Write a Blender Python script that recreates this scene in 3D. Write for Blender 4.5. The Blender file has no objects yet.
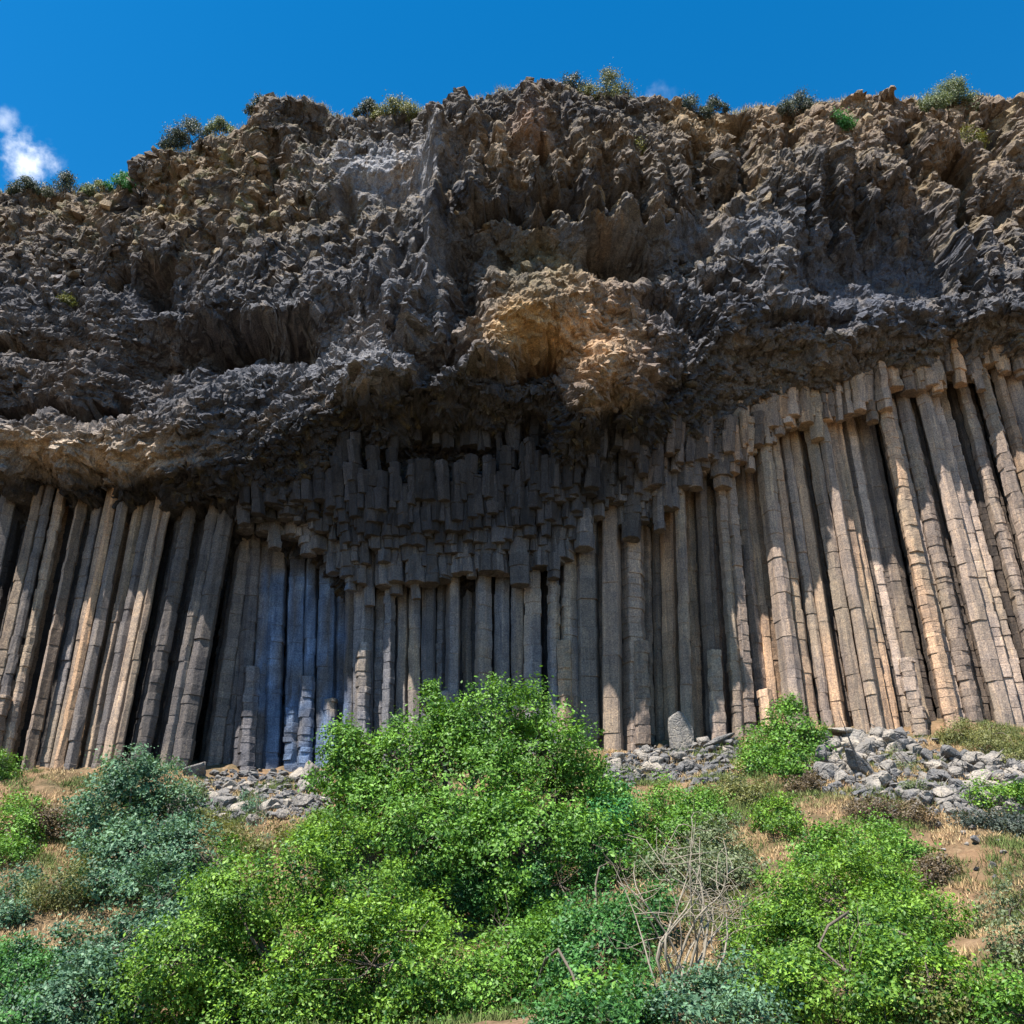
import bpy, math, random
import numpy as np
R = math.radians
rng = np.random.default_rng(7); random.seed(7)
sc = bpy.context.scene
COL = sc.collection

# ------------------------------------------------------------------ camera
F, TH = 900.0, R(26.0)
CT, ST = math.cos(TH), math.sin(TH)
cam = bpy.data.cameras.new("camera"); cam.sensor_width = 36; cam.lens = 36*F/1024
cam.clip_start = .1; cam.clip_end = 5000
camo = bpy.data.objects.new("camera", cam); COL.objects.link(camo)
camo.location = (0, 0, 0); camo.rotation_euler = (math.pi/2 + TH, 0, 0)
sc.camera = camo

# ------------------------------------------------------------------ light
SUN = np.array([-.27, -.385, .88]); SUN /= np.linalg.norm(SUN)
w = bpy.data.worlds.new("World"); sc.world = w; w.use_nodes = True
nt = w.node_tree; N = nt.nodes; Lk = nt.links; N.clear()
def nd(t, tree=None, **k):
    n = (tree or nt).nodes.new(t)
    for a, b in k.items(): setattr(n, a, b)
    return n
sky = nd('ShaderNodeTexSky', sky_type='NISHITA', sun_disc=False)
sky.sun_elevation = math.asin(SUN[2]); sky.sun_rotation = math.atan2(SUN[0], SUN[1])
sky.air_density = 1.1; sky.dust_density = .2; sky.ozone_density = 2.5; sky.altitude = 1400
hs = nd('ShaderNodeHueSaturation'); hs.inputs['Saturation'].default_value = 1.4
hs.inputs['Hue'].default_value = .4935
Lk.new(sky.outputs[0], hs.inputs['Color'])
tc = nd('ShaderNodeTexCoord')
def raydir(px, py):
    x = (px-512)/F; u = (512-py)/F
    v = np.array([x, CT-u*ST, ST+u*CT]); return v/np.linalg.norm(v)
cn = nd('ShaderNodeTexNoise'); cn.inputs['Scale'].default_value = 22; cn.inputs['Detail'].default_value = 7
cn.inputs['Roughness'].default_value = .62
Lk.new(tc.outputs['Generated'], cn.inputs['Vector'])
cur = hs.outputs[0]
for px, py, rad, lo, hi, amt in ((26, 162, .037, .36, .74, .85), (4, 122, .018, .40, .75, .35), (650, 100, .034, .40, .95, .26)):
    d = raydir(px, py)
    vd = nd('ShaderNodeVectorMath', operation='DISTANCE'); vd.inputs[1].default_value = d
    Lk.new(tc.outputs['Generated'], vd.inputs[0])
    mr = nd('ShaderNodeMapRange'); mr.inputs['From Min'].default_value = rad; mr.inputs['From Max'].default_value = 0
    Lk.new(vd.outputs['Value'], mr.inputs['Value'])
    ad = nd('ShaderNodeMath', operation='MULTIPLY_ADD'); ad.inputs[1].default_value = .45
    Lk.new(mr.outputs[0], ad.inputs[0]); Lk.new(cn.outputs['Fac'], ad.inputs[2])
    m2 = nd('ShaderNodeMapRange', interpolation_type='SMOOTHSTEP'); m2.inputs['From Min'].default_value = lo+.26; m2.inputs['From Max'].default_value = hi+.3
    Lk.new(ad.outputs[0], m2.inputs['Value'])
    m3 = nd('ShaderNodeMath', operation='MULTIPLY'); Lk.new(m2.outputs[0], m3.inputs[0])
    mr2 = nd('ShaderNodeMath', operation='MULTIPLY'); mr2.inputs[1].default_value = 3; mr2.use_clamp = True
    Lk.new(mr.outputs[0], mr2.inputs[0]); Lk.new(mr2.outputs[0], m3.inputs[1])
    m4 = nd('ShaderNodeMath', operation='MULTIPLY'); m4.inputs[1].default_value = amt; Lk.new(m3.outputs[0], m4.inputs[0])
    mx = nd('ShaderNodeMixRGB'); mx.inputs['Color2'].default_value = (8.2, 8.3, 8.6, 1)
    Lk.new(m4.outputs[0], mx.inputs['Fac']); Lk.new(cur, mx.inputs['Color1']); cur = mx.outputs[0]
bg = nd('ShaderNodeBackground'); bg.inputs['Strength'].default_value = .090
Lk.new(cur, bg.inputs['Color'])
wo = nd('ShaderNodeOutputWorld'); Lk.new(bg.outputs[0], wo.inputs['Surface'])

sun = bpy.data.lights.new("sun", 'SUN'); sun.energy = 5.0; sun.angle = R(.5); sun.color = (1, .945, .87)
suno = bpy.data.objects.new("sun", sun); COL.objects.link(suno)
from mathutils import Vector, Matrix
suno.rotation_euler = Vector(SUN).to_track_quat('Z', 'Y').to_euler(); suno.location = (0, 0, 90)
sc.view_settings.view_transform = 'Standard'; sc.view_settings.look = 'None'
sc.view_settings.exposure = 1.34; sc.view_settings.gamma = 1
sc.cycles.max_bounces = 6; sc.cycles.diffuse_bounces = 3; sc.cycles.transmission_bounces = 3
sc.cycles.use_denoising = True

# ------------------------------------------------------------------ helpers
def W3(px, py, Y):
    v = raydir(px, py); return v*(Y/v[1])
def proj(p):
    p = np.asarray(p, float); X, Y, Z = p[..., 0], p[..., 1], p[..., 2]
    den = Y*CT+Z*ST
    return 512+F*X/den, 512-F*(Z*CT-Y*ST)/den
def sstep(a, b, x):
    t = np.clip((x-a)/(b-a), 0, 1); return t*t*(3-2*t)

_perm = rng.permutation(256); _perm = np.concatenate([_perm, _perm, _perm])
_g = rng.normal(size=(256, 3)); _g /= np.linalg.norm(_g, axis=1)[:, None]
def perlin(p):
    pi = np.floor(p).astype(int); f = p-pi; pi &= 255
    u = f*f*f*(f*(f*6-15)+10)
    out = 0
    for dx in (0, 1):
        for dy in (0, 1):
            for dz in (0, 1):
                h = _perm[_perm[_perm[pi[:, 0]+dx]+pi[:, 1]+dy]+pi[:, 2]+dz]
                g = _g[h]
                dot = g[:, 0]*(f[:, 0]-dx)+g[:, 1]*(f[:, 1]-dy)+g[:, 2]*(f[:, 2]-dz)
                wgt = (u[:, 0] if dx else 1-u[:, 0])*(u[:, 1] if dy else 1-u[:, 1])*(u[:, 2] if dz else 1-u[:, 2])
                out = out+dot*wgt
    return out*1.5
def fbm(p, o=4, g=.5):
    s = 0; a = 1
    for i in range(o):
        s = s+a*perlin(p*2**i+i*17.3); a *= g
    return s
_wp = rng.random((256, 3)); _wv = rng.random(256)
def worley(p):
    pi = np.floor(p).astype(int); f = p-pi
    d1 = np.full(len(p), 9.); d2 = d1.copy(); val = np.zeros(len(p))
    for dx in (-1, 0, 1):
        for dy in (-1, 0, 1):
            for dz in (-1, 0, 1):
                h = _perm[_perm[_perm[(pi[:, 0]+dx) & 255]+((pi[:, 1]+dy) & 255)]+((pi[:, 2]+dz) & 255)]
                q = _wp[h]
                d = np.sqrt((q[:, 0]+dx-f[:, 0])**2+(q[:, 1]+dy-f[:, 1])**2+(q[:, 2]+dz-f[:, 2])**2)
                c = d < d1
                d2 = np.where(c, d1, np.minimum(d2, d)); val = np.where(c, _wv[h], val); d1 = np.where(c, d, d1)
    return d1, d2, val

_wt = rng.normal(size=(256, 3))
def facets(p):
    """every cell of a broken-up rock gets its own offset and its own flat tilt"""
    pi = np.floor(p).astype(int); f = p-pi
    d1 = np.full(len(p), 9.); d2 = d1.copy(); hh = np.zeros(len(p))
    for dx in (-1, 0, 1):
        for dy in (-1, 0, 1):
            for dz in (-1, 0, 1):
                h = _perm[_perm[_perm[(pi[:, 0]+dx) & 255]+((pi[:, 1]+dy) & 255)]+((pi[:, 2]+dz) & 255)]
                q = _wp[h]; o = np.stack([q[:, 0]+dx-f[:, 0], q[:, 1]+dy-f[:, 1], q[:, 2]+dz-f[:, 2]], 1)
                d = (o*o).sum(1); c = d < d1
                d2 = np.where(c, d1, np.minimum(d2, d)); hh = np.where(c, (_wv[h]-.5)+.55*(o*_wt[h]).sum(1), hh); d1 = np.where(c, d, d1)
    return hh, np.clip((np.sqrt(d2)-np.sqrt(d1))/.12, 0, 1)
def mesh_obj(name, V, Fc, mat, parent=None, smooth=False, color=None, tint=None, data_only=False):
    """Fc: (n,3) or (n,4) int array, or list of such arrays"""
    V = np.asarray(V, np.float32)
    if not isinstance(Fc, list): Fc = [Fc]
    Fc = [np.asarray(a, np.int32) for a in Fc if len(a)]
    me = bpy.data.meshes.new(name)
    nl = sum(a.size for a in Fc); nf = sum(len(a) for a in Fc)
    me.vertices.add(len(V)); me.vertices.foreach_set('co', V.ravel())
    me.loops.add(nl); me.loops.foreach_set('vertex_index', np.concatenate([a.ravel() for a in Fc]))
    me.polygons.add(nf)
    tot = np.concatenate([np.full(len(a), a.shape[1], np.int32) for a in Fc])
    st = np.concatenate([[0], np.cumsum(tot)[:-1]]).astype(np.int32)
    me.polygons.foreach_set('loop_start', st); me.polygons.foreach_set('loop_total', tot)
    me.polygons.foreach_set('use_smooth', np.full(nf, smooth))
    me.update(calc_edges=True); me.validate()
    if color is not None:
        a = me.attributes.new('col', 'FLOAT_COLOR', 'POINT')
        c = np.ones((len(V), 4), np.float32); c[:, :3] = color; a.data.foreach_set('color', c.ravel())
    if tint is not None:
        a = me.attributes.new('tint', 'FLOAT', 'POINT'); a.data.foreach_set('value', np.asarray(tint, np.float32))
    me.materials.append(mat)
    if data_only: return me
    o = bpy.data.objects.new(name, me); COL.objects.link(o)
    if parent: o.parent = parent
    return o
def tag(o, label=None, cat=None, group=None, kind=None):
    if label: o['label'] = label
    if cat: o['category'] = cat
    if group: o['group'] = group
    if kind: o['kind'] = kind
    return o

# ------------------------------------------------------------------ materials
def new_mat(name):
    m = bpy.data.materials.new(name); m.use_nodes = True
    t = m.node_tree; t.nodes.clear()
    o = t.nodes.new('ShaderNodeOutputMaterial'); b = t.nodes.new('ShaderNodeBsdfPrincipled')
    t.links.new(b.outputs[0], o.inputs[0]); b.inputs['Specular IOR Level'].default_value = .25
    return m, t, b, o
def noise(t, vec, scale, detail=6, rough=.6):
    n = t.nodes.new('ShaderNodeTexNoise'); n.inputs['Scale'].default_value = scale
    n.inputs['Detail'].default_value = detail; n.inputs['Roughness'].default_value = rough
    if vec: t.links.new(vec, n.inputs['Vector'])
    return n.outputs['Fac']
def mrange(t, v, a, b, c, d):
    n = t.nodes.new('ShaderNodeMapRange'); t.links.new(v, n.inputs[0])
    for i, x in enumerate((a, b, c, d)): n.inputs[i+1].default_value = x
    return n.outputs[0]
def mix(t, fac, a, b, blend='MIX'):
    n = t.nodes.new('ShaderNodeMixRGB'); n.blend_type = blend
    for s, v in ((n.inputs[0], fac), (n.inputs[1], a), (n.inputs[2], b)):
        if isinstance(v, (int, float)): s.default_value = v
        elif isinstance(v, tuple): s.default_value = (*v, 1)
        else: t.links.new(v, s)
    return n.outputs[0]
def geopos(t): return t.nodes.new('ShaderNodeNewGeometry').outputs['Position']
def mapping(t, v, s):
    n = t.nodes.new('ShaderNodeMapping'); t.links.new(v, n.inputs[0]); n.inputs['Scale'].default_value = s
    return n.outputs[0]
def rock_material(name, attr=True, base=(.17, .15, .13), vstreak=0., bump=.6, objrand=False, rough=.9, crack=True):
    m, t, b, o = new_mat(name)
    pos = geopos(t)
    if attr:
        a = t.nodes.new('ShaderNodeAttribute'); a.attribute_name = 'col'; c = a.outputs['Color']
    else:
        rgb = t.nodes.new('ShaderNodeRGB'); rgb.outputs[0].default_value = (*base, 1); c = rgb.outputs[0]
    n1 = noise(t, pos, .55, 9, .7); n2 = noise(t, pos, 3.1, 7, .72); n3 = noise(t, pos, 11, 4, .7)
    c = mix(t, mrange(t, n1, .38, .66, 0, .75), c, mix(t, 1., c, (.55, .60, .70), 'MULTIPLY'))
    c = mix(t, mrange(t, n2, .5, .72, 0, .6), c, mix(t, 1., c, (1.6, 1.48, 1.3), 'MULTIPLY'))
    c = mix(t, mrange(t, n3, .35, .68, 0, .7), mix(t, 1., c, (.48, .48, .52), 'MULTIPLY'), mix(t, 1., c, (1.65, 1.6, 1.5), 'MULTIPLY'))
    if vstreak:
        sv = noise(t, mapping(t, pos, (1.6, 1.6, .12)), 1.5, 6, .65)
        c = mix(t, mrange(t, sv, .5, .68, 0, vstreak), c, mix(t, 1., c, (.45, .48, .55), 'MULTIPLY'))
        sv2 = noise(t, mapping(t, pos, (2.3, 2.3, .1)), 2.3, 5, .6)
        c = mix(t, mrange(t, sv2, .56, .72, 0, vstreak), c, mix(t, 1., c, (1.9, 1.75, 1.5), 'MULTIPLY'))
    if objrand:
        oi = t.nodes.new('ShaderNodeObjectInfo')
        r = oi.outputs['Random']
        c = mix(t, 1., c, mix(t, r, (.62, .64, .68), (1.45, 1.35, 1.2)), 'MULTIPLY')
    t.links.new(c, b.inputs['Base Color']); b.inputs['Roughness'].default_value = rough
    # bump
    h = noise(t, pos, 2.2, 10, .75)
    bp = t.nodes.new('ShaderNodeBump'); bp.inputs['Strength'].default_value = bump; bp.inputs['Distance'].default_value = .35
    t.links.new(h, bp.inputs['Height'])
    if crack:
        v = t.nodes.new('ShaderNodeTexVoronoi'); v.feature = 'DISTANCE_TO_EDGE'; v.inputs['Scale'].default_value = 1.7
        dn = t.nodes.new('ShaderNodeVectorMath'); dn.operation = 'ADD'
        nn = t.nodes.new('ShaderNodeTexNoise'); nn.inputs['Scale'].default_value = 1.3; t.links.new(pos, nn.inputs['Vector'])
        t.links.new(mapping(t, pos, (1, 1, 1.6)), dn.inputs[0]); t.links.new(nn.outputs['Color'], dn.inputs[1]); t.links.new(dn.outputs[0], v.inputs['Vector'])
        hh = mrange(t, v.outputs['Distance'], 0, .09, 0, 1)
        b2 = t.nodes.new('ShaderNodeBump'); b2.inputs['Strength'].default_value = .45; b2.inputs['Distance'].default_value = .12
        t.links.new(hh, b2.inputs['Height']); t.links.new(bp.outputs[0], b2.inputs['Normal']); t.links.new(b2.outputs[0], b.inputs['Normal'])
    else: t.links.new(bp.outputs[0], b.inputs['Normal'])
    return m
def leaf_material(name, dark, bright, trans=.26):
    m, t, b, o = new_mat(name)
    a = t.nodes.new('ShaderNodeAttribute'); a.attribute_name = 'tint'
    c = mix(t, a.outputs['Fac'], dark, bright)
    t.links.new(c, b.inputs['Base Color']); b.inputs['Roughness'].default_value = .5; b.inputs['Specular IOR Level'].default_value = .3
    tr = t.nodes.new('ShaderNodeBsdfTranslucent')
    t.links.new(mix(t, 1., c, (1.25, 1.2, .5), 'MULTIPLY'), tr.inputs[0])
    ms = t.nodes.new('ShaderNodeMixShader'); ms.inputs[0].default_value = trans
    t.links.new(b.outputs[0], ms.inputs[1]); t.links.new(tr.outputs[0], ms.inputs[2]); t.links.new(ms.outputs[0], o.inputs[0])
    return m
def plain_bark(name, a, c):
    m, t, b, o = new_mat(name)
    n = noise(t, mapping(t, geopos(t), (6, 6, 1.5)), 3, 5, .6)
    t.links.new(mix(t, n, a, c), b.inputs['Base Color']); b.inputs['Roughness'].default_value = .9
    return m
M_CLIFF = rock_material('weathered_rock', bump=.8, vstreak=.6)
M_COLM = rock_material('basalt_column', vstreak=.75, bump=.3, crack=False)
M_BOULD = rock_material('grey_boulder', attr=False, base=(.25, .236, .215), objrand=True, bump=.4)
M_BARK = plain_bark('bark', (.05, .04, .03), (.16, .13, .10))
M_PALEBARK = plain_bark('pale_bark', (.16, .135, .10), (.30, .26, .20))

# ------------------------------------------------------------------ cliff shape
YW = 60.0
CP = {
 0: [(520,.9),(490,1.2),(478,4.),(450,5.2),(420,4.8),(412,2.0),(400,2.6),(350,2.6),(300,1.6),(250,.5),(200,-1.5)],
 60: [(520,1.1),(495,1.3),(478,4.4),(450,5.6),(420,5.1),(411,2.0),(398,3.1),(350,3.0),(300,1.6),(250,.7),(200,-1.2)],
 110: [(520,1.2),(498,1.3),(480,4.7),(450,6.0),(425,5.4),(412,3.2),(395,3.6),(350,2.6),(300,1.6),(250,1.3),(190,-.4)],
 155: [(520,1.3),(505,1.5),(480,4.8),(450,6.3),(415,5.6),(390,3.8),(350,1.4),(320,1.6),(285,-.2),(262,1.8),(220,1.4),(160,-.5)],
 205: [(530,1.4),(512,1.6),(480,4.8),(450,6.5),(410,5.9),(385,4.4),(355,1.6),(338,1.4),(315,3.2),(270,2.7),(220,2.),(150,.2)],
 250: [(560,-1.2),(545,-1.),(500,3),(460,5.4),(425,6.2),(395,5.4),(372,4.6),(352,2.0),(335,1.4),(315,3.4),(270,3.3),(220,2.6),(180,2.),(120,.9)],
 300: [(580,-1.2),(560,-1),(510,2.2),(460,4.6),(418,6.9),(390,6.6),(370,5.2),(352,3.4),(338,3.2),(315,4.8),(260,4.2),(200,2.6),(150,1.8),(105,.6)],
 360: [(620,-.4),(600,0),(545,2),(480,4),(420,6.2),(396,8.6),(360,8.),(300,6.4),(250,4.9),(200,3.1),(165,2.),(140,2.4),(118,1.6)],
 415: [(620,-.4),(600,0),(545,2),(480,3.8),(420,5.5),(390,8.4),(370,8.9),(320,7.7),(270,6.2),(220,4.7),(180,3.4),(140,3.4),(110,2.4)],
 438: [(600,0),(540,2),(480,3.8),(430,5.),(390,6.8),(372,9.2),(330,8.8),(280,8.),(220,7.),(160,6.),(125,4.4),(108,2.6)],
 468: [(590,0),(540,2),(480,4),(430,5),(385,5.6),(362,8.7),(335,9.2),(300,7.1),(270,5.6),(235,5.6),(208,7.4),(150,6),(97,3.)],
 540: [(578,0),(530,2.2),(480,4),(430,5),(385,5.8),(364,9.4),(330,9.9),(280,8.2),(240,6.2),(220,6.3),(207,8.8),(150,7),(88,3.)],
 600: [(540,.8),(520,1.),(480,2.7),(445,4.6),(415,8.6),(370,10.2),(320,10.),(280,8.8),(240,6.4),(218,6.3),(206,8.7),(150,6.6),(92,3.)],
 635: [(530,.8),(515,1),(475,3),(440,4.8),(405,7.8),(370,9.3),(330,9.),(280,7.4),(245,6.3),(220,6.2),(208,8.4),(150,6.4),(100,3)],
 675: [(505,.8),(475,1.6),(440,3.8),(400,5.6),(350,6.8),(300,6.6),(250,6),(225,6),(210,7.6),(150,5.8),(108,3.)],
 725: [(500,.7),(478,.9),(435,2.8),(390,4.5),(330,6.2),(290,6.9),(250,6.3),(225,6),(200,6.2),(150,4.6),(112,2.)],
 780: [(450,.7),(432,.8),(400,2.6),(360,4.4),(310,6.0),(272,6.6),(245,6),(215,4.6),(185,5.4),(150,4.7),(108,2.)],
 835: [(430,.6),(415,.8),(380,3.2),(350,5.2),(330,5.9),(300,4.2),(260,3.4),(225,4.4),(190,6.),(155,4.9),(105,1.6)],
 890: [(410,.6),(396,.8),(360,3.2),(335,4.9),(300,3.4),(250,2.7),(215,3.8),(185,5.2),(150,4.6),(102,1.6)],
 945: [(390,.7),(374,.9),(350,3.6),(322,5.1),(290,4.2),(250,3.),(215,2.0),(180,1.7),(155,3.6),(130,3.),(100,1.3)],
 985: [(380,.8),(365,.9),(343,3.8),(315,5.3),(280,4.4),(240,3.9),(200,3.9),(160,3.6),(140,2.2),(102,1.4)],
 1024: [(375,.9),(358,1.),(340,4),(310,5.2),(260,4.4),(200,4.),(150,2.9),(100,1.4)]}
pts = []
for px, L in CP.items():
    for py, d in L: pts.append((*W3(px, py, YW-d), d))
for off in (-130, -280):
    for py, d in CP[0]: pts.append((*W3(off, py+12*math.sin(off), YW-d), d+rng.normal()*.5))
for off in (130, 280):
    for py, d in CP[1024]: pts.append((*W3(1024+off, py+12*math.sin(off), YW-d), d+rng.normal()*.5))
pts = np.array(pts)
K = pts[:, [0, 2]]; DV = pts[:, 3]
def _phi(r2): return .5*r2*np.log(r2+1e-9)
n = len(K)
A = np.zeros((n+3, n+3)); A[:n, :n] = _phi(((K[:, None]-K[None])**2).sum(-1)) + np.eye(n)*.06
A[:n, n] = 1; A[:n, n+1:] = K; A[n, :n] = 1; A[n+1:, :n] = K.T
sol = np.linalg.solve(A, np.concatenate([DV, [0, 0, 0]]))
def Dep(x, z):
    x = np.clip(np.ravel(x), -54, 54); z = np.ravel(z); out = np.empty(len(x))
    for i in range(0, len(x), 40000):
        q = np.stack([x[i:i+40000], z[i:i+40000]], 1)
        out[i:i+40000] = _phi(((q[:, None]-K[None])**2).sum(-1))@sol[:n]+sol[n]+q@sol[n+1:]
    return out
# column-top line (A), ledge line (B), rim line, base line, all measured in the photo then placed in the world
LA = np.array([(-300,490),(0,490),(60,495),(130,500),(200,510),(224,520),(232,540),(262,552),(300,562),(330,580),(345,598),(400,602),(440,598),(480,585),(530,578),(560,590),(585,540),(600,522),(640,512),(672,500),(690,462),(720,478),(745,445),(780,430),(830,415),(870,405),(900,395),(950,372),(1000,362),(1024,358),(1300,350)], float)
LB = np.array([(-300,478),(0,478),(100,478),(160,470),(210,455),(250,440),(300,415),(350,398),(400,385),(440,372),(470,362),(545,366),(560,400),(600,416),(640,405),(680,385),(720,350),(780,330),(840,330),(900,328),(960,318),(1024,312),(1300,312)], float)
RIM = np.array([(-400,200),(0,196),(30,186),(60,190),(100,193),(125,182),(143,160),(165,156),(190,148),(220,143),(243,128),(256,106),(280,99),(300,99),(330,112),(370,115),(400,112),(450,106),(480,98),(510,91),(545,86),(580,88),(620,94),(650,104),(700,110),(740,109),(800,105),(850,101),(880,97),(930,97),(960,101),(1024,99),(1400,110)], float)
rimw = np.array([W3(a, b, YW-Dr) for (a, b), Dr in zip(RIM, np.interp(RIM[:, 0], list(CP), [L[-1][1] for L in CP.values()]))])
def rim_z(x): return np.interp(x, rimw[:, 0], rimw[:, 2])
Z0 = 8.0
xs = np.concatenate([np.linspace(-95, -48, 60)[:-1], np.arange(-48, 48, .125), np.linspace(48, 95, 60)])
NV = 500
vv = np.linspace(0, 1, NV)
X, Vg = np.meshgrid(xs, vv)
rz = rim_z(X)
jag = fbm(np.stack([X[0]*.45, X[0]*0, X[0]*0], 1), 5, .6)*.75 + fbm(np.stack([X[0]*1.7, X[0]*0+5, X[0]*0], 1), 3, .6)*.25
rz = rz + jag[None, :]
Z = Z0+Vg*(rz-Z0)
sh = X.shape
D = Dep(X, Z)
x = X.ravel(); z = Z.ravel()
px, py = proj(np.stack([x, YW-D, z], 1))
yA = np.interp(px, LA[:, 0], LA[:, 1]); yB = np.interp(px, LB[:, 0], LB[:, 1])
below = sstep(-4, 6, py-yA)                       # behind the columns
ent = sstep(0, 14, py-yB+6)*(1-below)             # stepped entablature zone
up = sstep(-8, 6, yB-py)                          # upper cliff
P = np.stack([x, YW-D, z], 1)
def blob(cx, cy, rx, ry, ang=0):
    c, s = math.cos(R(ang)), math.sin(R(ang)); dx, dy = px-cx, py-cy
    return np.exp(-(((dx*c+dy*s)/rx)**2+((-dx*s+dy*c)/ry)**2))
# noise layers
warp = fbm(P*.35, 3)[:, None]*np.array([1.2, 1.2, 1.2])
big = fbm(P*np.array([.16, .16, .2]), 4, .55)
w1, w2, wv = worley((P+warp)*np.array([.62, .62, .62]))
s1, s2, sv_ = worley((P+warp*.5)*np.array([1.5, 1.5, 1.9]))
t1, t2, tv_ = worley((P+warp*.3)*np.array([3.1, 3.1, 3.8]))
edge1 = np.clip((w2-w1)/.35, 0, 1); edge2 = np.clip((s2-s1)/.3, 0, 1)
flute = fbm(P*np.array([.85, .4, .17])+warp*.12, 3, .5)          # vertical drapery
fine = fbm(P*2.4, 4, .6)
drape = np.clip(blob(480, 165, 60, 55)+blob(560, 170, 60, 50)+blob(640, 175, 50, 50)+blob(830, 190, 60, 60)+blob(940, 190, 40, 60)+blob(890, 250, 70, 40)+blob(400, 270, 40, 70, 15)+blob(240, 300, 90, 25)+blob(435, 240, 14, 110), 0, 1)
rubble = np.clip(up*(1-drape*.8), 0, 1)
smoothp = np.clip(blob(385, 168, 50, 26)+blob(610, 232, 110, 16)+blob(870, 290, 70, 45)+blob(720, 232, 60, 14)+blob(432, 230, 15, 100)+.6*blob(390, 280, 45, 60)+.75*blob(600, 345, 46, 66)+.7*blob(515, 325, 60, 32)+.5*blob(550, 265, 70, 40)+.6*blob(350, 200, 60, 40)+.5*blob(60, 450, 140, 22), 0, 1)
layer = np.clip(sstep(270, 330, py)*up, 0, 1)
zBx = np.interp(xs, *(lambda q: (q[:, 0], q[:, 2]))(np.array([W3(a, b, YW-6) for a, b in LB])))
rel = (Z-zBx[None, :]).ravel()
lay = fbm(np.stack([x*.38+rel*.1, D*.3, rel*1.5], 1)+warp*.15, 4, .6)
bil1 = np.sqrt(np.clip((w2-w1)/.55, 0, 1)); bil2 = np.sqrt(np.clip((s2-s1)/.5, 0, 1)); bil3 = np.sqrt(np.clip((t2-t1)/.5, 0, 1))
soft = 1-smoothp*.68
vz = 1-.45*layer[:, None]*0
Pw = P+warp*.35
fa, ea = facets(Pw*np.array([.72, .72, .42]))
fb, eb = facets(Pw*np.array([1.75, 1.75, .95])+3)
Pl = np.stack([x*.9+rel*.25, D*.9, rel*2.2], 1)+warp*.3
fl, el = facets(Pl*np.array([1.2, 1.2, 1.]))
fc, ec = facets(Pw*np.array([3.2, 3.2, 1.9])+9)
lz = np.clip(layer+ent, 0, 1)
detail = (rubble*soft*(1-lz*.85)*fa*.66 + soft*(1-lz*.62)*(fb*.30-(1-eb)*.15) + soft*lz*(fl*.30-(1-el)*.12)
          + soft*(fc*.13-(1-ec)*.06) + lz*lay*.5 + fine*.07)
def stroke(pl, wd, amp):
    pl = np.array(pl, float); best = np.full(len(x), 1e9); wx = px+warp[:, 0]*5; wy = py+warp[:, 0]*4
    for a_, b_ in zip(pl[:-1], pl[1:]):
        v = b_-a_; t_ = np.clip(((wx-a_[0])*v[0]+(wy-a_[1])*v[1])/(v@v+1e-9), 0, 1)
        best = np.minimum(best, (wx-a_[0]-t_*v[0])**2+(wy-a_[1]-t_*v[1])**2)
    return amp*np.exp(-(best/wd**2)**1.3)
sculpt = 0
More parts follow.
